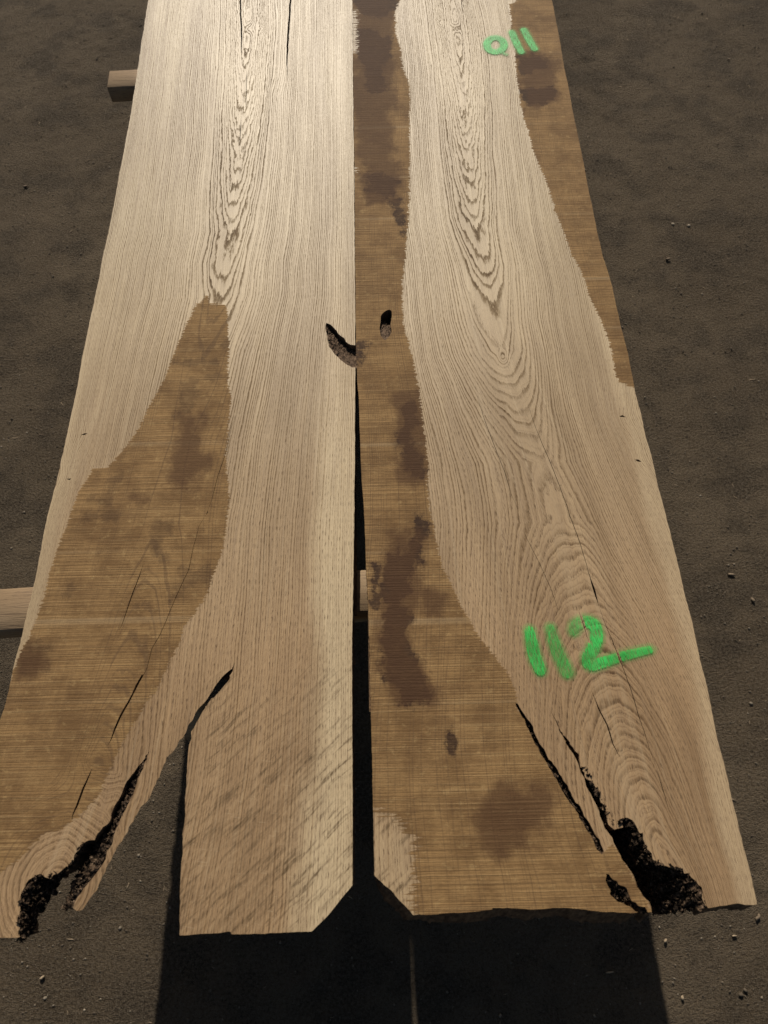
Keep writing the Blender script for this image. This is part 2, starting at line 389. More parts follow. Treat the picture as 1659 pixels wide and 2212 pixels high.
def build_slab(S, root):
    outline, holes, cracks = S.outline, S.holes, S.cracks
    allp = np.vstack([outline])
    x0, y0 = allp.min(0) - 0.006; x1, y1 = allp.max(0) + 0.006
    cx = 0.0021
    xs = np.arange(x0, x1, cx)
    ys = [y0]
    while ys[-1] < y1: ys.append(ys[-1] + (0.0021 if ys[-1] < 0.45 else 0.0034))
    ys = np.array(ys); nx, ny = len(xs), len(ys)
    VX, VY = np.meshgrid(xs, ys); VP_ = np.stack([VX.ravel(), VY.ravel()], 1)
    CX, CY = np.meshgrid((xs[:-1] + xs[1:]) / 2, (ys[:-1] + ys[1:]) / 2); CP = np.stack([CX.ravel(), CY.ravel()], 1)
    keep = inside(CP, outline)
    for hpoly in holes: keep &= ~inside(CP, hpoly)
    cseg = []; cw = []
    for pts, wmax in cracks:
        L = np.concatenate([[0], np.cumsum(np.hypot(*np.diff(pts, axis=0).T))]); L /= L[-1]
        for i in range(len(pts) - 1):
            cseg.append((pts[i], pts[i + 1])); wf = lambda t: wmax * min(1.0, 4.0 * t, 4.0 * (1 - t)) + 0.00015
            cw.append((wf(L[i]), wf(L[i + 1])))
    cseg = np.array(cseg); cw = np.array(cw)
    dC, *_ = nearest(CP, cseg)
    hy = np.where(CP[:, 1] < 0.45, 0.0021, 0.0034)
    keep &= dC > 0.8 * np.maximum(cx, hy)
    ii, jj = np.nonzero(keep.reshape(ny - 1, nx - 1))
    q = np.stack([ii * nx + jj, ii * nx + jj + 1, (ii + 1) * nx + jj + 1, (ii + 1) * nx + jj], 1)
    # boundary edges
    e = np.concatenate([q[:, [0, 1]], q[:, [1, 2]], q[:, [2, 3]], q[:, [3, 0]]])
    es = np.sort(e, 1); key = es[:, 0].astype(np.int64) * (nx * ny) + es[:, 1]
    _, inv, cnt = np.unique(key, return_inverse=True, return_counts=True)
    be = e[cnt[inv] == 1]
    used = np.unique(q); bv = np.unique(be)
    P = VP_.copy()
    # snap boundary verts
    segs = [segs_of(outline, True)] + [segs_of(h, True) for h in holes]
    seg = np.concatenate(segs)
    B = P[bv]
    D1, Q1, *_ = nearest(B, seg)
    D2, Q2, I2, U2 = nearest(B, cseg)
    wd = cw[I2, 0] * (1 - U2) + cw[I2, 1] * U2
    dirv = (B - Q2) / (D2[:, None] + 1e-9)
    Qc = Q2 + dirv * (wd / 2)[:, None]
    usec = (D2 < D1) & (D2 < 0.006)
    newB = np.where(usec[:, None], Qc, np.where((D1 < 0.006)[:, None], Q1, B))
    P[bv] = newB
    remap = -np.ones(nx * ny, int); remap[used] = np.arange(len(used))
    P = P[used]; q = remap[q]; be = remap[be]; bvn = remap[bv]
    n = len(P)
    z = np.full(n, ZT)
    ring, u, s = field(P, S)
    saw = np.full(n, -1.0)
    for poly in S.sawn: saw = np.maximum(saw, np.clip(sdf(P, poly), -0.03, 0.03))
    for poly in S.unsawn: saw = np.minimum(saw, -np.clip(sdf(P, poly), -0.1, 0.03) * 0.32)
    stn = np.full(n, -0.05)
    for poly in S.stains: stn = np.maximum(stn, np.clip(sdf(P, poly), -0.05, 0.03))
    wet = np.full(n, -0.2)
    for poly in S.wet: wet = np.maximum(wet, np.clip(sdf(P, poly), -0.2, 0.1))
    z += np.where(saw > 0, 0.0003, 0.0) + 0.0006 * fbm(P[:, 0] * 12, P[:, 1] * 8, 21)
    sap = S.sap(P, s); curl = S.curl(P); brown = np.clip((0.95 - P[:, 1]) / 0.75, 0, 1)  # brown: root heartwood tone plus lengthwise light falloff put into the colour
    # side walls: duplicate boundary verts at the bottom
    nb = len(bvn); low = -np.ones(n, int); up2 = -np.ones(n, int)
    shift = S.under(P[bvn])
    rows = 3
    walls = []; wv = []
    base = n
    idx = {}
    loc = -np.ones(n, int); loc[bvn] = np.arange(nb)
    for rk in range(rows + 1):
        t = rk / rows
        jit = 0.0006 * rng.normal(size=(nb, 2)) * (1 if 0 < rk else 0)
        wv.append(np.column_stack([P[bvn] + shift * t + jit, z[bvn] - T * t]))
    for rk in range(rows):
        a = base + rk * nb + loc[be[:, 0]]; b = base + rk * nb + loc[be[:, 1]]
        walls.append(np.stack([b, a, a + nb, b + nb], 1))
    # underside, coarse
    kk = keep.reshape(ny - 1, nx - 1)
    st = 5
    ny4, nx4 = (ny - 1) // st, (nx - 1) // st
    _sc = np.stack([xs[:-1][:nx4 * st].reshape(nx4, st).mean(1)[None].repeat(ny4, 0).ravel(), ys[:-1][:ny4 * st].reshape(ny4, st).mean(1)[:, None].repeat(nx4, 1).ravel()], 1)
    k4 = kk[:ny4 * st, :nx4 * st].reshape(ny4, st, nx4, st).mean((1, 3)) > 0.6
    k4 &= S.solid_below(_sc).reshape(ny4, nx4)
    i4, j4 = np.nonzero(k4)
    allv = np.concatenate([np.column_stack([P, z])] + wv)
    ub = len(allv)
    GX, GY = np.meshgrid(xs[::st][:nx4 + 1], ys[::st][:ny4 + 1]); w4 = GX.shape[1]
    uv = np.column_stack([GX.ravel(), GY.ravel(), np.full(GX.size, ZT - T)])
    uq = np.stack([i4 * w4 + j4, (i4 + 1) * w4 + j4, (i4 + 1) * w4 + j4 + 1, i4 * w4 + j4 + 1], 1)
    uu = np.unique(uq); rm = -np.ones(len(uv), int); rm[uu] = np.arange(len(uu)); uq = rm[uq] + ub; uv = uv[uu]
    allv = np.concatenate([allv, uv])
    W = np.concatenate(walls)
    fm = np.concatenate([np.zeros(len(q), int), np.ones(len(W) + len(uq), int)])
    pad = lambda a: np.concatenate([a, np.zeros(len(allv) - n)])
    attrs = dict(ring=pad(ring), gu=pad(u), sawn=pad(saw * 1000), stain=pad(stn * 1000), wet=pad(wet * 1000), sap=pad(sap), curl=pad(curl), brown=pad(brown), stainamt=np.full(len(allv), S.stainamt))
    o = mesh('board', allv, np.concatenate([q, W, uq]), [MAT['top'], MAT['side']], root, attrs, fm, origin=root.location)
    return o

def paint_mark(S, root, strokes, label):
    """strokes: list of (points in plane, half widths)"""
    seg = []; hw = []; dens_ = []
    for pts, ws, dn in strokes:
        for i in range(len(pts) - 1):
            seg.append((pts[i], pts[i + 1])); hw.append((ws[i], ws[i + 1])); dens_.append(dn)
    seg = np.array(seg); hw = np.array(hw)
    lo = seg.reshape(-1, 2).min(0) - 0.03; hi = seg.reshape(-1, 2).max(0) + 0.03
    c = 0.0012
    xs = np.arange(lo[0], hi[0], c); ys = np.arange(lo[1], hi[1], c); nx, ny = len(xs), len(ys)
    X, Y = np.meshgrid(xs, ys); P = np.stack([X.ravel(), Y.ravel()], 1)
    val = np.full(len(P), -1.0); dn = np.ones(len(P))
    for (a, b), (w0, w1), q_ in zip(seg, hw, dens_):
        D, _, _, U = nearest(P, np.array([(a, b)]))
        v = (w0 * (1 - U) + w1 * U) - D
        m = v > val; val[m] = v[m]; dn[m] = q_
    ring, u, s = field(P, S)
    cseg = np.concatenate([segs_of(p) for p, _ in S.cracks]); dC, *_ = nearest(P, cseg)
    ok = ((val > -0.013) & (dC > 0.0009)).reshape(ny, nx)
    cell = ok[:-1, :-1] & ok[1:, :-1] & ok[:-1, 1:] & ok[1:, 1:]
    i, j = np.nonzero(cell)
    q = np.stack([i * nx + j, i * nx + j + 1, (i + 1) * nx + j + 1, (i + 1) * nx + j], 1)
    us = np.unique(q); rm = -np.ones(nx * ny, int); rm[us] = np.arange(len(us)); q = rm[q]
    z = ZT + 0.0014 + 0.0006 * fbm(P[:, 0] * 12, P[:, 1] * 8, 21)
    v = np.column_stack([P, z])[us]
    o = mesh('painted_number', v, q, [MAT['paint']], root,
             dict(edge=val[us] * 1000, gu=u[us], ring=ring[us], dense=dn[us]), origin=root.location)
    o['label'] = label
    return o

def loft(name, root, top, bot, mat, n=90, rows=16, amp=0.003, seed=0, z1=ZT - T, sag=0.0, bulge=0.5):
    """rough wall between a rim at the top face and a lower line"""
    def resample(p, n):
        L = np.concatenate([[0], np.cumsum(np.linalg.norm(np.diff(p, axis=0), axis=1))]); t = np.linspace(0, L[-1], n)
        return np.stack([np.interp(t, L, p[:, k]) for k in range(p.shape[1])], 1)
    a = resample(top, n); b = resample(bot, n)
    V_ = []
    r = np.random.default_rng(seed)
    for k in range(rows + 1):
        t = k / rows
        te = t ** bulge if bulge != 1 else t
        xy = a * (1 - t) + b * t
        z = (ZT - 0.0004) * (1 - te) + z1 * te
        V_.append(np.column_stack([xy, np.full(n, z)]))
    V_ = np.array(V_)
    uu, vv = np.meshgrid(np.arange(n) * 0.33, np.arange(rows + 1) * 0.4)
    fade = np.minimum(1, np.arange(rows + 1) / 2.0)[:, None]
    for k in range(3):
        V_[:, :, k] += fade * amp * 2.2 * (fbm(uu, vv, 40 + 7 * k + seed, 4, 0.65) + 0.25 * r.normal(size=uu.shape))
    i, j = np.meshgrid(np.arange(rows), np.arange(n - 1), indexing='ij'); i = i.ravel(); j = j.ravel()
    q = np.stack([i * n + j, i * n + j + 1, (i + 1) * n + j + 1, (i + 1) * n + j], 1)
    return mesh(name, V_.reshape(-1, 3), q, [mat], root, origin=root.location)

# ------------------------------------------------------------------ ground
gx = np.concatenate([-np.geomspace(40, 1.75, 24), np.arange(-1.7, 1.7, 0.0095), np.geomspace(1.72, 40, 24)])
gy = np.concatenate([-np.geomspace(40, 0.72, 24), np.arange(-0.7, 3.0, 0.0095), np.geomspace(3.02, 40, 24)])
X, Y = np.meshgrid(gx, gy)
def ground_z(x, y):
    m = np.clip(3.5 - np.hypot(x, y - 1), 0, 1)
    return m * (0.012 * fbm(x * 3, y * 3, 60, 3) + 0.003 * fbm(x * 16, y * 16, 63, 3) + 0.0035 * fbm(x * 48, y * 48, 70, 2))
Z = ground_z(X, Y) - 0.004
nx_, ny_ = len(gx), len(gy)
i, j = np.meshgrid(np.arange(ny_ - 1), np.arange(nx_ - 1), indexing='ij'); i = i.ravel(); j = j.ravel()
gq = np.stack([i * nx_ + j, i * nx_ + j + 1, (i + 1) * nx_ + j + 1, (i + 1) * nx_ + j], 1)
tag(mesh('ground', np.column_stack([X.ravel(), Y.ravel(), Z.ravel()]), gq, [MAT['dirt']], smooth=True), kind='structure',
    label='packed brown dirt ground with grit')

# ------------------------------------------------------------------ left slab (pixel traces are laid onto the plane of the slab tops)
def ext(pts, y=-420):
    (x0, y0), (x1, y1) = pts[0], pts[2]
    return [(x0 + (x0 - x1) / (y0 - y1) * (y - y0), y)] + pts
L_left = ext(tl(1, (640, 0), (630, 60), (612, 180), (598, 280), (580, 400), (560, 520), (530, 680), (500, 840), (470, 1000)) +
             tl(3, (445, 0), (430, 90), (405, 200), (380, 320), (355, 440), (335, 560), (318, 640), (295, 740), (280, 820), (262, 900), (240, 990)) +
             tl(5, (210, 0), (190, 90), (165, 230), (140, 340), (115, 440), (88, 560), (65, 640), (40, 760), (18, 850), (-10, 930)) +
             [(-30, 1660), (-70, 1800), (-110, 1930), (-130, 2020)])
L_end = [(-130, 2030)] + tl(7, (-60, 736), (0, 734), (60, 733), (95, 732))
L_cav = tl(7, (95, 732), (80, 690), (76, 630), (84, 585), (100, 530), (130, 490), (150, 468), (178, 464), (215, 462), (245, 447), (270, 434), (300, 428), (318, 402), (330, 362), (352, 336),
           (362, 318), (400, 296), (435, 268))
L_slotl = tl(7, (435, 268), (470, 235), (480, 200), (495, 160), (505, 140), (530, 90), (545, 60), (570, 30), (598, -10)) + tl(5, (622, 1072), (640, 1042))
L_stubl = tl(5, (641, 1046), (618, 1106)) + tl(7, (604, 30), (582, 100), (562, 150), (532, 210), (507, 260), (487, 330), (462, 360), (450, 390), (430, 430), (400, 470), (370, 510), (350, 540), (330, 570), (314, 605))
L_stubr = tl(7, (314, 612), (355, 615), (366, 605), (384, 570), (402, 545), (426, 522), (432, 488), (456, 430), (480, 402), (510, 342), (545, 288), (580, 212), (610, 170), (640, 130), (665, 70), (690, 20), (703, -12)) + \
          tl(5, (720, 1060), (760, 1010), (790, 960), (800, 930), (830, 900), (845, 870), (870, 840), (900, 800), (930, 760), (955, 730), (975, 700), (1003, 677), (1012, 655))
L_piece = tl(5, (1013, 658), (1006, 690), (985, 715), (965, 740), (945, 765), (920, 800), (895, 840), (870, 875), (850, 910), (838, 935), (826, 950), (826, 980), (815, 1010), (810, 1060)) + \
          tl(7, (808, 0), (806, 60), (800, 130), (800, 200), (791, 290), (790, 370), (781, 440), (780, 560), (776, 640), (776, 722))
L_bot = tl(7, (776, 722), (850, 718), (940, 713), (998, 704), (1000, 718), (1100, 716), (1200, 713), (1350, 707), (1415, 640), (1470, 570), (1523, 505))
L_in = tl(7, (1523, 505), (1522, 0)) + tl(5, (1521, 560), (1527, 240), (1530, 0)) + tl(3, (1533, 860), (1535, 484))
L_hole = tl(3, (1535, 482), (1520, 483), (1500, 470), (1470, 450), (1440, 420), (1420, 390), (1415, 350), (1405, 310), (1410, 288), (1430, 295), (1450, 315), (1470, 340), (1490, 355), (1495, 370), (1515, 382), (1535, 386))
L_in2 = tl(3, (1535, 386), (1534, 200), (1533, 0)) + tl(1, (1529, 700), (1525, 400), (1522, 0)) + [(759, -420)]
step_ = 0.0035
D_ = lambda pts, r=0.0, sd_=0: dens(plane(pts), step_, r, sd_)[:-1]
SL = Slab()
SL.outline = np.vstack([D_(L_left, 0.0004, 1), D_(L_end, 0.0003, 2), D_(L_cav, 0.0030, 3), D_(L_slotl, 0.0012, 4), D_(L_stubl, 0.0012, 5), D_(L_stubr, 0.0015, 6),
                        D_(L_piece, 0.0006, 7), D_(L_bot, 0.0003, 8), D_(L_in, 0.0003, 9), D_(L_hole, 0.0010, 10), D_(L_in2, 0.0003, 11)])
SL.holes = []; SL.thin = (0.0, 0.0); SL.stainamt = 0.38
_cav = at(118, 1908)[:2]
def postL(P, ring):
    d = np.hypot((P[:, 0] - _cav[0]) * 1.0, (P[:, 1] - _cav[1]) * 0.9); w_ = np.clip((0.115 - d) / 0.035, 0, 1) * np.clip((0.03 + _cav[0] + 0.055 - P[:, 0]) / 0.03, 0, 1)
    return ring * (1 - w_) + (d / 0.0062) * w_
SL.post = postL
SL.el = plane(L_left)[::-1]; SL.er = plane(L_in2[::-1] + L_in[::-1] + [(762, 2100)])[::-1]
SL.er = SL.er[np.argsort(SL.er[:, 1])]; SL.el = SL.el[np.argsort(SL.el[:, 1])]
SL.ax = plane([(535, -420), (533, 0), (533, 60), (527, 145), (520, 245), (517, 330), (508, 430), (503, 500), (485, 570), (480, 640), (440, 760), (400, 920), (345, 1130), (300, 1300), (245, 1500), (190, 1700), (150, 1800), (110, 1900), (60, 2050)])
SL.ax = SL.ax[np.argsort(SL.ax[:, 1])]
def kcurve(rows, axf):
    k = np.array([(at(axf, y)[1], v) for y, v in rows]); return k[np.argsort(k[:, 0])]
SL.N = 44.0
SL.K = kcurve([(-420, 6), (-150, 3.5), (0, 1.2), (55, 0.3), (110, 2.3), (145, 3.3), (172, 4.3), (207, 5.3), (245, 6.5), (280, 7.6), (325, 8.6), (372, 9.5), (425, 10.6), (465, 11.4), (500, 12.5), (570, 13.2), (630, 14.6), (760, 17), (950, 19), (1130, 18), (1400, 12), (1700, 5), (1850, 1), (2100, 0)], 500)
wp = lambda x, y: at(x, y)[:2]
def kn(x, y, r, A):
    p = wp(x, y); return (p[0], p[1], r, r * 1.7, A)
SL.knots = [kn(540, 62, 0.010, 2.5), kn(568, 62, 0.006, -2), kn(185, 940, 0.016, 5), kn(150, 1030, 0.016, 5), kn(600, 205, 0.02, 1.5)]
SL.sawn = [plane(tl(3, (895, 165), (912, 205), (968, 207), (983, 250), (985, 300), (990, 400), (985, 470), (985, 560), (1000, 620), (990, 700), (985, 780), (975, 860), (985, 960), (990, 1040), (985, 1106)) +
                 tl(5, (975, 80), (965, 150), (945, 210), (915, 290), (890, 370), (850, 420), (800, 490), (780, 560), (750, 620), (715, 690), (680, 760), (650, 800), (610, 860), (580, 910), (540, 980), (490, 1070)) +
                 tl(7, (480, 0), (450, 60), (430, 110), (390, 160), (350, 200), (310, 235), (270, 258), (200, 285), (150, 320), (110, 370), (60, 410), (20, 440), (-20, 470), (-250, 560)) +
                 [(-160, 1700), (-20, 1530)] +
                 tl(5, (10, 850), (30, 760), (60, 680), (85, 620), (110, 570), (135, 520), (165, 440), (190, 370), (215, 260), (240, 190), (265, 110), (290, 60), (305, 0)) +
                 tl(3, (330, 1050), (350, 1000), (385, 950), (400, 920), (460, 915), (480, 895), (530, 840), (570, 790), (600, 740), (630, 680), (660, 620), (690, 570), (720, 510), (745, 440), (770, 380), (800, 310), (825, 260), (850, 205), (868, 200)))]
SL.unsawn = []
SL.stains = [plane(tl(3, (790, 545), (850, 540), (845, 600), (810, 670), (772, 680), (778, 620))), plane(tl(3, (470, 1020), (480, 960), (525, 945), (530, 965), (490, 1000))),
             plane(tl(5, (660, 60), (740, 50), (735, 90), (680, 130), (690, 180), (740, 205), (700, 215), (660, 170))), plane(tl(5, (760, 380), (770, 300), (790, 250), (860, 245), (860, 300), (800, 330))),
             plane(tl(5, (930, 235), (850, 250), (860, 300), (900, 300))), plane(tl(5, (280, 345), (310, 310), (315, 335), (290, 355))),
             plane(tl(5, (360, 8), (520, 8), (515, 24), (440, 26), (370, 24))), plane(tl(3, (395, 1050), (462, 1045), (460, 1066), (400, 1068))),
             plane(tl(3, (740, 455), (930, 450), (930, 463), (790, 470))), plane(tl(3, (820, 535), (960, 520), (960, 530), (830, 545))),
             plane(tl(3, (965, 350), (985, 350), (985, 380), (968, 380))), plane(tl(5, (75, 660), (190, 640), (200, 680), (90, 700))), plane(tl(5, (100, 560), (210, 590), (205, 610), (110, 590)))]
SL.wet = [plane(tl(3, (760, 690), (860, 700), (900, 900), (800, 1010), (700, 1000), (740, 850))), plane(tl(5, (80, 610), (180, 590), (200, 640), (150, 700), (80, 710))),
          plane(tl(3, (560, 1010), (640, 1010), (640, 1050), (560, 1060)))]
SL.cracks = [(dens(plane(tl(5, (898, 0), (860, 60), (835, 150), (815, 250), (760, 370), (715, 480), (660, 590), (635, 680), (600, 740), (560, 820))), 0.012, 0.0008, 1), 0.0005),
             (dens(plane(tl(5, (612, 705), (590, 750), (560, 812), (520, 880), (497, 935), (478, 985), (465, 1010))), 0.008, 0.0006, 2), 0.0022),
             (dens(plane(tl(5, (618, 228), (600, 280), (575, 345), (555, 410), (530, 480), (515, 510))), 0.012, 0.0008, 3), 0.0011),
             (dens(plane(tl(7, (400, 0), (385, 30), (360, 90), (335, 160), (318, 200), (310, 228))), 0.01, 0.0006, 4), 0.0022),
             (dens(plane(tl(1, (1038, -120), (1040, 60), (1045, 120), (1043, 250))), 0.01, 0.0005, 5), 0.0028),
             (dens(plane(tl(1, (1262, -140), (1255, 20), (1248, 90), (1242, 200), (1240, 290), (1241, 335))), 0.01, 0.0008, 6), 0.0034),
             (dens(plane(tl(1, (1066, 300), (1064, 400), (1062, 470))), 0.02, 0.0003, 7), 0.0008),
             (dens(plane(tl(1, (1043, 500), (1040, 560), (1036, 640))), 0.02, 0.0003, 8), 0.0010),
             (dens(plane(tl(3, (350, 773), (365, 769), (378, 766))), 0.005, 0.0003, 9), 0.0028),
             (dens(plane(tl(3, (288, 962), (300, 965), (308, 961))), 0.005, 0.0003, 10), 0.0018),
             (dens(plane(tl(3, (1015, 690), (1000, 740), (975, 850), (940, 950), (915, 1050), (895, 1106))), 0.012, 0.0006, 11), 0.0005),
             (dens(plane(tl(5, (1014, 650), (1004, 680), (980, 722), (945, 762), (918, 795), (888, 838))), 0.01, 0.0006, 13), 0.0042),
             (dens(plane(tl(5, (645, 1034), (625, 1072), (600, 1106)) + tl(7, (580, 50),)), 0.01, 0.0004, 14), 0.0045),
             (dens(plane(tl(7, (280, 205), (275, 240))), 0.01, 0.0002, 12), 0.0006)]
SL.sap = lambda P, s: np.clip((s - 0.78 + 0.12 * fbm(P[:, 0] * 20, P[:, 1] * 5, 80)) / 0.10, 0, 1) * np.clip((0.80 - P[:, 1]) / 0.3, 0, 1) + np.clip((-0.80 - s) / 0.15, 0, 1) * 0.6 * np.clip((0.9 - P[:, 1]) / 0.4, 0, 1)
_c0 = wp(600, 1350); _c1 = wp(600, 1650)
SL.curl = lambda P: np.clip((_c0[1] - P[:, 1]) / 0.22, 0, 1) * np.clip((P[:, 0] - wp(420, 1650)[0]) / 0.05 + 0.4, 0, 1) * np.clip(0.7 + 1.4 * fbm(P[:, 0] * 9, P[:, 1] * 9, 82), 0, 1)
_stub = plane(L_stubl + L_stubr[:30])
def underL(B):
    D, *_ = nearest(B, segs_of(_stub)); sh = np.zeros_like(B)
    sh[:, 0] = -0.026 * np.clip(1.5 - D / 0.004, 0, 1); return sh
SL.under = underL
SL.solid_below = lambda B: nearest(B, segs_of(_stub))[0] > 0.022
rootL = tag(empty('oak_slab', tuple(np.append(wp(500, 1100), ZT - T))), 'left oak slab with a forked root end and a tapering rough sawn brown patch', 'wood slab', 'pair of bookmatched oak slabs')
bpy.context.view_layer.update()
build_slab(SL, rootL)
# hollow, bark pockets
loft('bark_pocket', rootL, plane(L_cav[:16]), plane(tl(7, (142, 728), (180, 700), (190, 650), (220, 610), (245, 570), (270, 540), (290, 480), (310, 430), (338, 395), (358, 342)), ZT - T), MAT['bark'], 150, 30, 0.0026, 1, z1=ZT - 0.021, bulge=1.1)
loft('bark_pocket', rootL, plane(L_stubl), plane(tl(5, (639, 1055), (608, 1106)) + tl(7, (585, 65), (556, 120), (535, 165), (510, 220), (485, 275), (460, 320), (424, 380), (396, 415), (372, 450), (352, 510), (335, 560), (316, 600)), ZT - T), MAT['bark'], 150, 16, 0.0022, 2, z1=ZT - 0.018, bulge=1.1)
_lip = plane(tl(3, (1560, 425), (1535, 415), (1518, 408), (1498, 394), (1478, 374), (1456, 350), (1440, 322), (1420, 300), (1408, 288)), ZT - 0.010)
loft('knot_hole', rootL, plane(tl(3, (1545, 484), (1520, 485), (1500, 472), (1470, 452), (1440, 422), (1420, 392), (1413, 350), (1403, 310), (1408, 286))), _lip, MAT['hollow'], 70, 14, 0.0012, 3, z1=ZT - 0.010, bulge=0.8)


# ------------------------------------------------------------------ right slab
R_in = [(759.5, -420)] + tl(1, (1523, 0), (1526, 400), (1531, 700)) + tl(3, (1534.5, 0), (1536.5, 300), (1539, 440), (1543, 520), (1550, 620), (1556, 800), (1562, 950)) + \
       tl(5, (1573, 0), (1580, 170), (1583, 270), (1592, 440), (1597, 600), (1600, 800), (1605, 1000)) + tl(7, (1609, 0), (1613, 200), (1617, 440), (1618, 462))
R_bot = tl(7, (1618, 462)) + tl(8, (0, 505), (30, 530), (60, 565), (100, 605), (125, 636), (240, 632), (330, 625), (420, 617), (468, 612), (470, 605), (560, 605), (640, 612), (735, 606), (800, 603), (880, 612), (960, 622), (1060, 627), (1158, 622))
R_slot1 = tl(8, (1158, 622), (1152, 598), (1145, 578), (1120, 548), (1095, 510), (1075, 460), (1045, 420), (1020, 380), (1002, 340), (985, 300), (965, 270), (940, 220), (915, 160), (890, 110), (870, 60), (842, 10)) + tl(6, (832, 1082), (818, 1050), (798, 1010), (764, 958))
R_slot2 = tl(6, (766, 958), (804, 1006), (832, 1050), (852, 1096)) + tl(8, (880, 30), (905, 70), (925, 110), (950, 160), (972, 220), (992, 252), (1020, 250), (1030, 222), (1050, 212), (1075, 225), (1095, 260), (1115, 290), (1110, 310), (1130, 340), (1150, 370), (1160, 400), (1200, 410), (1240, 420), (1290, 430), (1320, 450), (1345, 490), (1365, 520), (1385, 560), (1396, 605))
R_bot2 = tl(8, (1396, 605), (1480, 595), (1530, 585), (1560, 592), (1612, 590))
R_right = (tl(8, (1612, 588), (1590, 480), (1560, 370), (1530, 240), (1500, 120), (1475, 0)) + tl(6, (1440, 980), (1420, 880), (1395, 750), (1365, 640), (1345, 540), (1320, 430), (1300, 360), (1275, 250), (1245, 130), (1215, 0)) +
           tl(4, (1190, 1020), (1170, 930), (1155, 860), (1130, 780), (1110, 680), (1085, 590), (1075, 530), (1055, 430), (1025, 310), (1005, 220), (985, 130), (965, 60), (945, 0)) +
           tl(2, (925, 1020), (905, 920), (885, 830), (865, 720), (840, 600), (815, 480), (795, 370), (775, 270), (755, 150), (735, 50), (725, 0)))
R_right = ext(R_right[::-1])[::-1]
SR = Slab(); SR.stainamt = 1.0; SR.thin = (0.12, 0.55); SR.post = None
SR.outline = np.vstack([D_(R_in, 0.0003, 21), D_(R_bot, 0.0004, 22), D_(R_slot1, 0.0010, 23), D_(R_slot2, 0.0030, 24), D_(R_bot2, 0.0004, 25), D_(R_right, 0.0003, 26), plane([R_right[-1]])])
R_barkl = tl(6, (566, 826), (586, 874), (606, 914), (634, 962), (672, 1030), (694, 1074)) + tl(8, (722, 10), (752, 62), (790, 120), (826, 186), (862, 246), (892, 290), (922, 350), (942, 376))
R_barkr = tl(8, (950, 374), (944, 340), (914, 282), (888, 236), (852, 176), (818, 118), (774, 52), (744, -4)) + tl(6, (716, 1066), (694, 1024), (654, 956), (624, 904), (598, 862), (574, 832))
SR.holes = [dens(plane(R_barkl + R_barkr + R_barkl[:1]), 0.0035, 0.0016, 31)[:-1],
            dens(plane(tl(3, (1645, 262), (1655, 245), (1668, 238), (1682, 231), (1692, 236), (1693, 262), (1686, 300), (1690, 330), (1684, 345), (1664, 366), (1648, 350), (1640, 320), (1645, 262))), 0.003, 0.0006, 32)[:-1],
            dens(plane(tl(8, (960, 452), (992, 482), (1014, 502), (1052, 522), (1062, 560), (1100, 590), (1138, 616), (1085, 618), (1060, 600), (1012, 575), (978, 545), (966, 500), (960, 452))), 0.003, 0.0022, 33)[:-1]]
SR.el = plane(R_in + [(812, 2100)]); SR.er = plane(R_right + [(1660, 2100)])
for e_ in ('el', 'er'):
    a_ = getattr(SR, e_); setattr(SR, e_, a_[np.argsort(a_[:, 1])])
SR.ax = plane([(955, -420), (975, 0), (985, 65), (995, 140), (1003, 240), (1006, 320), (1014, 395), (1026, 485), (1050, 573), (1056, 613), (1066, 690), (1088, 770), (1128, 880), (1160, 960), (1205, 1070), (1240, 1180), (1290, 1350), (1335, 1500), (1385, 1680), (1430, 1800), (1480, 1900), (1530, 2050)])
SR.ax = SR.ax[np.argsort(SR.ax[:, 1])]
SR.N = 44.0
SR.K = kcurve([(-420, 7), (-150, 4.5), (0, 2.2), (60, 0.4), (100, 1.6), (140, 3), (170, 4), (195, 5), (240, 6.2), (280, 7.2), (320, 8.3), (360, 9.2), (395, 10.2), (465, 11.6), (485, 12.4), (573, 14.5), (613, 15.6), (650, 16.6), (760, 19), (880, 24.5), (1000, 28), (1130, 27), (1300, 21.5), (1500, 13.5), (1700, 6), (1850, 1.0), (2100, 0)], 1100)
SR.knots = [kn(985, 62, 0.010, 2.5), kn(948, 50, 0.006, -2), kn(1087, 774, 0.007, -2.6), kn(1345, 905, 0.018, 5), kn(1380, 995, 0.016, 5)]
SR.sawn = [plane([(740, -420), (862, -420)] + tl(2, (70, 0), (45, 50), (50, 100), (50, 150), (70, 200), (75, 250), (85, 300), (110, 370), (112, 450), (108, 560), (112, 650), (110, 750), (108, 850), (105, 950), (95, 1050)) +
                 tl(4, (92, 0), (80, 100), (78, 200), (85, 300), (110, 390), (130, 480), (150, 570), (165, 680), (180, 800), (190, 900), (190, 1000)) +
                 tl(6, (200, 0), (215, 70), (230, 140), (250, 230), (290, 310), (330, 400), (370, 470), (420, 550), (480, 620), (540, 700), (565, 780), (580, 850), (650, 965), (705, 1068)) +
                 tl(8, (765, 62), (840, 190), (900, 280), (945, 368), (985, 322), (1010, 352), (1090, 500), (1170, 640), (1170, 720), (-60, 720), (-60, 0)) + [(740, 1100)]),
           plane([(1110, -420), (1112, -100)] + tl(2, (570, 5), (540, 20), (550, 100), (545, 150), (565, 210), (570, 300), (580, 380), (590, 450), (605, 520), (625, 570), (640, 640), (665, 700), (700, 780), (725, 860), (745, 930), (780, 1010)) +
                 tl(4, (812, 0), (830, 20), (865, 100), (890, 180), (915, 230), (940, 290), (965, 350), (985, 420), (1000, 500), (1015, 545), (1060, 560), (1120, 580)) + [(1420, 700), (1300, 200), (1240, -420)])]
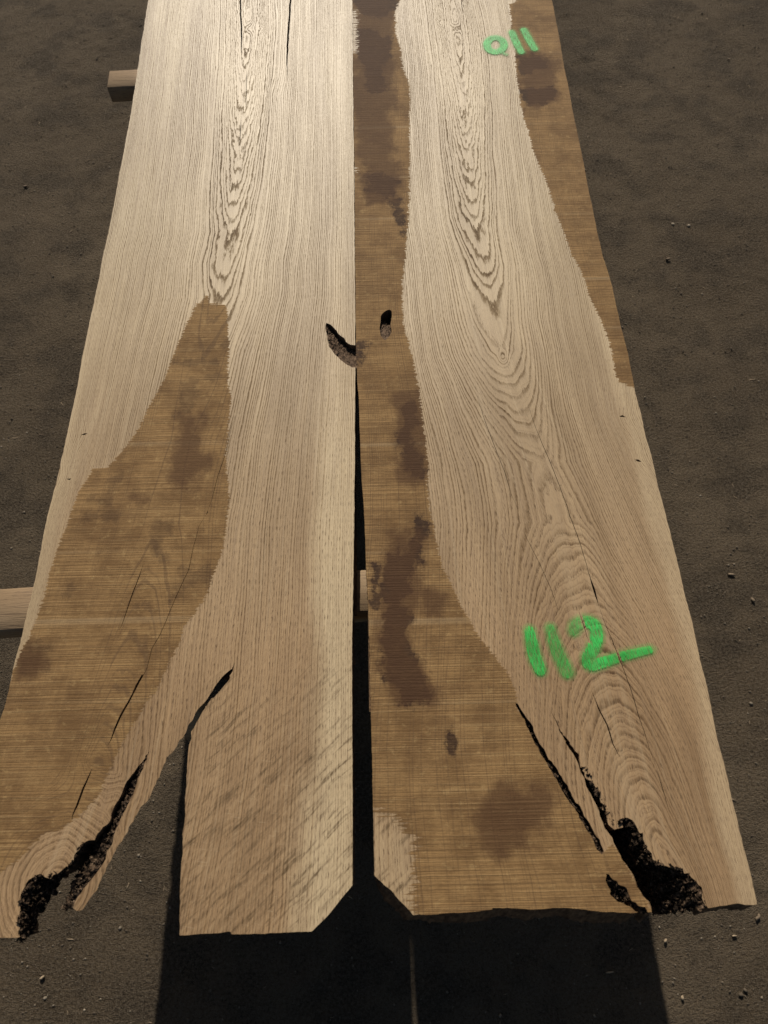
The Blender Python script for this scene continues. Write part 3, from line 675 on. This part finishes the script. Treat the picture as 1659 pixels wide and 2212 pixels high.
SR.unsawn = [plane([(755, 25), (767, 25), (771, 70), (770, 112), (755, 114)]), plane([(755, 362), (769, 362), (771, 372), (755, 372)]), plane(tl(8, (-80, 170), (0, 200), (40, 190), (60, 230), (110, 280), (125, 330), (120, 400), (130, 480), (125, 560), (128, 660), (-80, 660)))]
SR.stains = [plane([(768, -60), (800, -100), (856, -60), (858, 8), (845, 30), (815, 38), (782, 30), (768, 10)]), plane([(772, 70), (800, 60), (822, 85), (842, 78), (836, 120), (825, 160), (835, 195), (800, 205), (790, 150), (775, 110)]),
             plane([(788, 382), (820, 372), (850, 392), (856, 420), (835, 425), (800, 415)]), plane(tl(2, (30, 870), (70, 860), (80, 930), (95, 1000), (85, 1010), (60, 930))),
             plane(tl(4, (75, 655), (130, 640), (150, 700), (118, 760), (120, 820), (180, 880), (165, 960), (110, 940), (80, 850), (75, 780), (95, 720))),
             plane(tl(6, (-20, 340), (0, 240), (20, 215), (55, 148), (90, 180), (128, 200), (135, 60), (165, 15), (200, 60), (165, 120), (150, 220), (110, 310), (80, 380), (95, 470), (105, 560), (150, 690), (205, 790), (190, 818), (140, 790), (90, 832), (50, 740), (10, 700), (-5, 600), (-5, 480), (30, 400), (5, 380))),
             plane(tl(6, (-40, 230), (-10, 240), (-30, 360), (-45, 420))), plane(tl(2, (590, 245), (640, 240), (690, 260), (700, 290), (655, 300), (600, 320), (585, 290))),
             plane(tl(2, (590, 390), (640, 375), (660, 400), (725, 370), (730, 430), (680, 450), (610, 440))), plane(tl(6, (272, 945), (285, 940), (296, 1000), (290, 1030))), plane([(770, 745), (782, 740), (786, 775), (776, 785), (768, 780)])]
SR.wet = [plane(tl(8, (420, 130), (500, 60), (620, 100), (740, 110), (720, 240), (620, 290), (640, 380), (520, 370), (440, 330), (370, 240))), plane([(768, -100), (850, -100), (850, 200), (850, 430), (800, 440), (768, 300)]),
          plane([(775, 370), (860, 350), (860, 440), (790, 430)]), plane(tl(4, (40, 600), (160, 600), (190, 980), (60, 980))), plane(tl(6, (-20, 150), (150, 100), (160, 350), (120, 600), (220, 800), (80, 850), (-20, 700))),
          plane(tl(2, (580, 230), (740, 230), (760, 450), (610, 470))), plane(tl(6, (170, 330), (260, 360), (250, 460), (150, 470)))]
SR.cracks = [(dens(plane(tl(4, (400, 600), (430, 690), (470, 800), (520, 930), (550, 1030), (580, 1100))), 0.012, 0.0005, 41), 0.0005),
             (dens(plane(tl(4, (622, 640), (640, 700), (668, 770), (700, 850), (730, 920), (760, 1000), (790, 1080)) + tl(6, (800, 10), (830, 90), (860, 180), (885, 270), (910, 330), (925, 390))), 0.012, 0.0006, 42), 0.0006),
             (dens(plane(tl(6, (886, 265), (905, 330), (925, 395))), 0.01, 0.0004, 43), 0.0013),
             (dens(plane(tl(6, (840, 425), (862, 490), (884, 560))), 0.012, 0.0004, 44), 0.0008),
             (dens(plane(tl(6, (925, 395), (950, 470), (1000, 590), (1040, 690), (1070, 770), (1100, 880), (1130, 960), (1160, 1060), (1180, 1106))), 0.012, 0.0006, 45), 0.0006),
             (dens(plane(tl(6, (900, 780), (930, 850), (965, 920), (990, 1000), (1020, 1060))), 0.01, 0.0007, 46), 0.0014),
             (dens(plane(tl(6, (722, 862), (750, 910), (762, 945))), 0.01, 0.0004, 47), 0.0008),
             (dens(plane(tl(6, (758, 945), (784, 980), (820, 1030), (842, 1085)) + tl(8, (862, 30), (885, 70), (902, 110))), 0.01, 0.0005, 54), 0.0045),
             (dens(plane(tl(8, (1105, 88), (1118, 130))), 0.01, 0.0003, 48), 0.0010),
             (dens(plane(tl(8, (1180, 10), (1210, 110), (1232, 190))), 0.012, 0.0005, 49), 0.0007),
             (dens(plane(tl(4, (1016, 694), (1030, 692), (1044, 697))), 0.005, 0.0003, 50), 0.0030),
             (dens(plane(tl(4, (1085, 880), (1098, 884), (1112, 890))), 0.005, 0.0003, 51), 0.0036),
             (dens(plane(tl(2, (338, -100), (336, 0), (337, 60))), 0.01, 0.0003, 52), 0.0010),
             (dens(plane(tl(6, (600, 80), (660, 200), (720, 330), (760, 440))), 0.012, 0.0005, 53), 0.0004)]
SR.sap = lambda P, s: np.clip((s - 0.74 + 0.22 * fbm(P[:, 0] * 20, P[:, 1] * 5, 86)) / 0.16, 0, 1) * 0.55 * np.clip((1.0 - P[:, 1]) / 0.3, 0, 1) + 0.4 * np.clip((-0.8 - s) / .1, 0, 1) * np.clip((0.06 - P[:, 1]) / 0.05, 0, 1)
SR.curl = lambda P: np.clip((wp(900, 1500)[1] - P[:, 1]) / 0.12, 0, 1) * (P[:, 0] < wp(920, 1800)[0]) * np.clip(0.4 + 1.4 * fbm(P[:, 0] * 9, P[:, 1] * 9, 85), 0, 0.8)
def underR(B):
    s = np.zeros_like(B)
    m = np.clip((wp(1000, 1880)[1] - B[:, 1]) / 0.02, 0, 1)
    s[:, 1] = -0.010 * m * (1 + 0.8 * fbm(B[:, 0] * 22, B[:, 1] * 0, 91)); s[:, 0] = -0.010 * m * (B[:, 0] < wp(895, 1980)[0])
    return s
SR.under = underR
SR.solid_below = lambda B: np.ones(len(B), bool)
rootR = tag(empty('oak_slab', tuple(np.append(wp(1150, 1100), ZT - T))), 'right oak slab painted with green numbers, dark stained rough strip along its inner edge', 'wood slab', 'pair of bookmatched oak slabs')
bpy.context.view_layer.update()
build_slab(SR, rootR)
loft('bark_pocket', rootR, plane(R_slot2[3:]), plane(tl(6, (842, 1100)) + tl(8, (868, 60), (890, 110), (915, 160), (940, 220), (965, 270), (985, 300), (1002, 340), (1020, 380), (1045, 420), (1075, 460), (1095, 510), (1120, 548), (1145, 578), (1152, 598), (1160, 628)), ZT - T), MAT['bark'], 200, 34, 0.0028, 5, bulge=1.5)
loft('bark_seam', rootR, plane(R_barkl), plane(R_barkr[::-1]) + np.array([0.004, 0]), MAT['bark'], 180, 10, 0.0026, 6, z1=ZT - 0.012)
loft('bark_pocket', rootR, plane(tl(8, (958, 450), (992, 480), (1014, 500), (1054, 520), (1064, 560), (1102, 588), (1142, 616))), plane(tl(8, (956, 454), (962, 500), (974, 547), (1010, 578), (1058, 604), (1085, 621), (1140, 621))), MAT['bark'], 90, 12, 0.0026, 7, z1=ZT - 0.010)
loft('knot_hole', rootR, plane(tl(3, (1692, 290), (1692, 330), (1686, 347), (1664, 368), (1646, 352), (1638, 320), (1643, 270))), plane(tl(3, (1692, 288), (1688, 300), (1680, 302), (1672, 290), (1662, 282), (1652, 284), (1643, 268)), ZT - 0.012), MAT['hollow'], 50, 12, 0.0010, 8, z1=ZT - 0.012, bulge=0.9)


px = lambda d: d / 2 / 1770.0
def stroke(t, pts, ws, dn=1.0):
    P = plane(tl(t, *pts)); 
    # round the polyline off
    for _ in range(2):
        Q = [P[0]]; W = [ws[0]]
        for a, b, wa, wb in zip(P[:-1], P[1:], ws[:-1], ws[1:]):
            Q += [a * .75 + b * .25, a * .25 + b * .75]; W += [wa * .75 + wb * .25, wa * .25 + wb * .75]
        Q.append(P[-1]); W.append(ws[-1]); P = np.array(Q); ws = W
    return P, ws, dn
w1 = 0.0080
paint_mark(SR, rootR, [stroke(6, [(628, 515), (638, 575), (652, 630), (674, 682)], [w1 * .8, w1, w1, w1 * .9], 1.0),
                       stroke(6, [(719, 505), (732, 560), (755, 620), (790, 690)], [w1 * .75, w1 * .9, w1, w1], 0.72),
                       stroke(6, [(820, 512), (830, 488), (862, 474)], [w1 * .9, w1, w1], 0.62),
                       stroke(6, [(862, 474), (905, 478), (922, 530), (905, 590), (878, 632), (885, 664), (930, 655), (1000, 632), (1070, 613), (1146, 596)], [w1, w1, w1, w1, w1, w1 * .95, w1 * .85, w1 * .75, w1 * .7, w1 * .6], 1.0), stroke(6, [(1130, 599), (1165, 592)], [w1 * .3, w1 * .1], 0.3)],
           'number 112 painted in green near the root end')
c0 = np.array([481, 197]); ang = np.linspace(0, 2 * np.pi, 17)
w2 = 0.0072
paint_mark(SR, rootR, [stroke(2, [(481 + 37 * math.cos(a), 196 + 31 * math.sin(a)) for a in ang], [w2] * 17, 1.15), stroke(2, [(500, 225), (528, 238)], [w2 * .5, w2 * .4], .9),
                       stroke(2, [(552, 142), (570, 185), (592, 226)], [w2 * .9, w2, w2 * .9], 1.05), stroke(2, [(604, 132), (625, 172), (650, 213)], [w2 * .9, w2, w2 * .9], 1.05)],
           'number 011 painted in green across planed and rough wood')

# ------------------------------------------------------------------ bearers on trestle legs
def bar(a, b, wy, wz, seed, seg=10, rough=0.0012):
    """sawn bar from a to b, section wy x wz, slightly uneven, ends closed"""
    r = np.random.default_rng(seed)
    a = np.array(a, float); b = np.array(b, float); d = b - a; d /= np.linalg.norm(d)
    up = np.array([0, 0, 1.0]) if abs(d[2]) < 0.8 else np.array([0, 1.0, 0])
    s = np.cross(up, d); s /= np.linalg.norm(s); u = np.cross(d, s)
    c = 0.0025
    prof = [(-wy / 2 + c, -wz / 2), (wy / 2 - c, -wz / 2), (wy / 2, -wz / 2 + c), (wy / 2, wz / 2 - c), (wy / 2 - c, wz / 2), (-wy / 2 + c, wz / 2), (-wy / 2, wz / 2 - c), (-wy / 2, -wz / 2 + c)]
    V_ = []; F = []
    for k in range(seg + 1):
        p = a + (b - a) * k / seg
        off = r.normal(size=2) * rough
        for (y_, z_) in prof:
            V_.append(p + s * (y_ + off[0]) + u * (z_ + off[1] * 0.15))
    m = len(prof)
    for k in range(seg):
        for j_ in range(m):
            F.append((k * m + j_, k * m + (j_ + 1) % m, (k + 1) * m + (j_ + 1) % m, (k + 1) * m + j_))
    caps = [tuple(range(m))[::-1], tuple(seg * m + j_ for j_ in range(m))]
    return np.array(V_), np.array(F), np.array(caps)
def trestle(xa, xb, yc, wy, wz, skew, label, seed):
    zt = ZT - T - 0.0008
    root = tag(empty('trestle', ((xa + xb) / 2, yc, 0)), label, 'trestle', 'timber trestles carrying the slabs')
    bpy.context.view_layer.update()
    dy = skew * (xb - xa) / 2
    v, f, c = bar((xa, yc - dy, zt - wz / 2), (xb, yc + dy, zt - wz / 2), wy, wz, seed)
    mesh('beam', v, [f, c], [MAT['timber']], root, origin=root.location)
    zb = zt - wz
    for sx in (0.24, 0.86):
        xx = xa + (xb - xa) * sx; yy = yc + skew * (xx - (xa + xb) / 2)
        for sg in (-1, 1):
            v, f, c = bar((xx, yy + sg * 0.105, 0.002), (xx, yy + sg * 0.02, zb - 0.012), 0.055, 0.034, seed + sg + 3, 4)
            v[:, 2] = np.clip(v[:, 2], -0.012, zb - 0.001)
            mesh('leg', v, [f, c], [MAT['timber']], root, origin=root.location)
    x0_ = xa + (xb - xa) * 0.24; x1_ = xa + (xb - xa) * 0.86
    v, f, c = bar((x0_ + 0.03, yc + 0.045, 0.16), (x1_ - 0.03, yc + 0.03, zb - 0.09), 0.02, 0.045, seed + 9, 6)
    mesh('brace', v, [f, c], [MAT['timber']], root, origin=root.location)
    return root
zb_ = ZT - T
f0 = at(237, 155, zb_); f1 = at(237, 193, zb_)
fy = (f0[1] + f1[1]) / 2; fw = f0[1] - f1[1]
xr_far = at(1165, 150, zb_)[0]
trestle(f0[0], xr_far, fy + 0.02, fw, 0.032, 0.035, 'far timber trestle with its short end showing beside the left slab', 11)
n0 = at(40, 1276, zb_); n1 = at(40, 1369, zb_)
trestle(at(-70, 1300, zb_)[0], at(1400, 1300, zb_)[0], (n0[1] + n1[1]) / 2 + 0.018, n0[1] - n1[1], 0.036, 0.035, 'near timber trestle crossing under the gap and root end', 12)

# ------------------------------------------------------------------ loose stones, chips and grit on the dirt
def pebble(n=1, seed=0, flat=0.6):
    r = np.random.default_rng(seed)
    t = (1 + 5 ** .5) / 2
    v = np.array([(-1, t, 0), (1, t, 0), (-1, -t, 0), (1, -t, 0), (0, -1, t), (0, 1, t), (0, -1, -t), (0, 1, -t), (t, 0, -1), (t, 0, 1), (-t, 0, -1), (-t, 0, 1)], float); v /= np.linalg.norm(v[0])
    f = np.array([(0, 11, 5), (0, 5, 1), (0, 1, 7), (0, 7, 10), (0, 10, 11), (1, 5, 9), (5, 11, 4), (11, 10, 2), (10, 7, 6), (7, 1, 8), (3, 9, 4), (3, 4, 2), (3, 2, 6), (3, 6, 8), (3, 8, 9), (4, 9, 5), (2, 4, 11), (6, 2, 10), (8, 6, 7), (9, 8, 1)])
    v = v * (1 + 0.22 * r.normal(size=(12, 1))) * np.array([1, 0.8, flat])
    return v, f
def splinter(L, wd, th, seed=0):
    r = np.random.default_rng(seed)
    xs_ = np.linspace(-.5, .5, 4); V_ = []
    for k, x in enumerate(xs_):
        tpr = (0.35, 1, .9, .25)[k]; b = r.normal() * .05 * L
        for (a, c) in ((-1, -1), (1, -1), (1, 1), (-1, 1)): V_.append((x * L, b + a * wd * tpr / 2, c * th / 2))
    F = [(k * 4 + j, k * 4 + (j + 1) % 4, k * 4 + 4 + (j + 1) % 4, k * 4 + 4 + j) for k in range(3) for j in range(4)] + [(3, 2, 1, 0), (12, 13, 14, 15)]
    return np.array(V_), np.array(F)
def rot(a):
    c, s = math.cos(a), math.sin(a); return np.array([[c, -s, 0], [s, c, 0], [0, 0, 1]])
def gpos(x, y):
    p = at(x, y, 0.0); return p[0], p[1]
def stone_at(x, y, size_px, tone, label, seed, flat=0.6, name='pebble', cat='pebble', group=None):
    p = gpos(x, y); r = size_px / 4 / 900.0; tone = min(tone, 0.72)
    v, f = pebble(1, seed, flat); v = (v * r) @ rot(seed * 1.7).T
    z = float(ground_z(np.array([p[0]]), np.array([p[1]]))[0]) - 0.004 + r * flat * 0.5
    o = mesh(name, v, f, [MAT['stone']], None, dict(tone=np.full(12, tone)), smooth=False)
    o.location = (p[0], p[1], z); return tag(o, label, cat, group)
def chip_at(x, y, L_px, W_px, ang, tone, label, seed, group=None):
    p = gpos(x, y)
    v, f = splinter(L_px / 1800., W_px / 1800., 0.003, seed); v = v @ rot(ang).T
    z = float(ground_z(np.array([p[0]]), np.array([p[1]]))[0]) - 0.004 + 0.0035
    o = mesh('wood_chip', v, f, [MAT['chip']], None, dict(tone=np.full(16, tone)))
    o.location = (p[0], p[1], z); return tag(o, label, 'wood chip', group)
S_ = lambda t, x, y: tl(t, (x, y))[0]
G1 = 'larger pebbles lying on the dirt'
stone_at(*S_(2, 1250, 965), 19, 0.75, 'left one of two pale pebbles lying together right of the slabs', 1, .5, group=G1)
stone_at(*S_(2, 1318, 970), 22, 0.75, 'right one of two pale pebbles lying together right of the slabs', 2, .5, group=G1)
stone_at(*S_(2, 1528, 385), 10, 0.95, 'small white pebble far out at the upper right of the dirt', 3, group=G1)
stone_at(*S_(4, 1374, 1027), 10, 1.0, 'white pebble on the dirt beside the middle of the right slab', 4, group=G1)
stone_at(*S_(4, 1438, 675), 12, 0.6, 'grey pebble beside the two small knots of the right slab', 5, group=G1)
stone_at(*S_(6, 1520, 218), 9, 0.9, 'tiny white pebble just beyond a pointed wood chip', 6, group=G1)
stone_at(*S_(6, 1590, 826), 16, 0.45, 'dull brown pebble level with the upper end of the right bark seam', 7, group=G1)
stone_at(*S_(5, 42, 152), 12, 0.6, 'grey pebble beyond the near trestle beam on the left', 8, group=G1)
stone_at(*S_(3, 98, 1100), 12, 0.6, 'pale pebble left of the left slab level with its lower knot', 9, group=G1)
stone_at(*S_(7, 515, 692), 15, 0.5, 'grey pebble in the sunlit dirt below the splintered prong', 10, group=G1)
stone_at(*S_(7, 192, 996), 12, 0.65, 'pale pebble near the lower left corner of the dirt', 11, group=G1)
stone_at(*S_(7, 595, 378), 11, 0.6, 'pebble between the splintered prong and the inner root piece', 12, group=G1)
stone_at(*S_(8, 1548, 984), 16, 0.1, 'dark clod at the lower right corner of the dirt', 13, group=G1)
stone_at(*S_(1, 150, 145), 10, 0.0, 'small black clod at the upper left of the dirt', 14, group=G1)
stone_at(*S_(3, 130, 660), 9, 0.0, 'small black clod left of the left slab level with its sawn patch', 15, group=G1)
stone_at(*S_(2, 868, 738), 12, 0.0, 'black clod hard by the rough outer strip of the right slab', 16, group=G1)
stone_at(*S_(4, 1285, 158), 12, 0.05, 'dark clod right of the right slab near its big oval grain figure', 17, group=G1)
stone_at(*S_(8, 1566, 962), 14, 0.1, 'dark clod with a low edge right of the dark shadow', 18, group=G1)
G2 = 'wood chips lying on the dirt'
chip_at(*S_(6, 1508, 265), 26, 8, -0.1, 0.35, 'pointed brown wood chip on the dirt right of the number 112', 1, G2)
chip_at(*S_(6, 1595, 380), 20, 9, -1.0, 0.3, 'brown wood chip near the right border, nearer than the pointed chip', 2, G2)
chip_at(*S_(7, 180, 905), 14, 7, 0.6, 0.95, 'pale wood chip on sunlit dirt left of the big shadow', 3, G2)
chip_at(*S_(8, 1295, 995), 12, 8, 1.3, 0.95, 'pale wood chip just right of the big shadow, lower right', 4, G2)
chip_at(*S_(8, 1215, 745), 12, 7, 0.8, 0.9, 'pale wood chip on the right border of the shadow near the slab end', 5, G2)
chip_at(*S_(8, 1615, 645), 22, 9, 1.1, 0.25, 'upright leaning brown chip beside the right corner of the right slab', 6, G2)
chip_at(*S_(8, 1515, 725), 14, 5, 0.1, 0.8, 'thin pale chip on the dirt off the right slab corner', 7, G2)
chip_at(*S_(8, 980, 883), 24, 5, 0.05, 0.6, 'long chip lying in the shadow off the right slab end', 8, G2)
chip_at(*S_(2, 1490, 255), 16, 7, 0.3, 0.1, 'dark chip at the upper right of the dirt', 9, G2)
chip_at(*S_(4, 1228, 12), 22, 9, 0.05, 0.1, 'dark flat chip on the dirt right of the tapering outer strip', 10, G2)
chip_at(*S_(1, 105, 795), 20, 9, 0.3, 0.1, 'dark chip on the dirt left of the left slab below the far beam', 11, G2)
def scatter(name, n, kind, mat, label, smin, smax, seed):
    r = np.random.default_rng(seed); VV = []; F3 = []; TT = []; off = 0
    xs_ = r.uniform(-1.65, 1.65, n); ys_ = r.uniform(-0.6, 3.1, n)
    zs = ground_z(xs_, ys_) - 0.004
    base = [pebble(1, 100 + k, 0.65) if kind == 'p' else splinter(1, 0.13, 0.05, k) for k in range(12)]
    for k in range(n):
        v, f = base[k % 12]
        s = smin * (smax / smin) ** (r.random() ** 2.2)
        v = (v * s) @ rot(r.uniform(0, 6.28)).T
        if kind == 'c':
            a = r.normal() * 0.25; v = v @ np.array([[math.cos(a), 0, -math.sin(a)], [0, 1, 0], [math.sin(a), 0, math.cos(a)]])
        VV.append(v + (xs_[k], ys_[k], zs[k] + s * (0.25 if kind == 'p' else 0.06)))
        F3.append(f + off); off += len(v); TT.append(np.full(len(v), np.clip(r.beta(1.0, 2.8) if kind == 'p' else r.beta(1.5, 1.8), 0, 1)))
    o = mesh(name, np.concatenate(VV), np.concatenate(F3), [mat], None, dict(tone=np.concatenate(TT)))
    return tag(o, label, 'grit' if kind == 'p' else 'wood fibres', kind='stuff')
scatter('grit', 32000, 'p', MAT['stone'], 'fine grit and tiny stones strewn over the dirt', 0.0009, 0.0026, 5)
scatter('wood_fibres', 2600, 'c', MAT['chip'], 'fine wood fibres and splinters strewn over the dirt', 0.004, 0.016, 6)
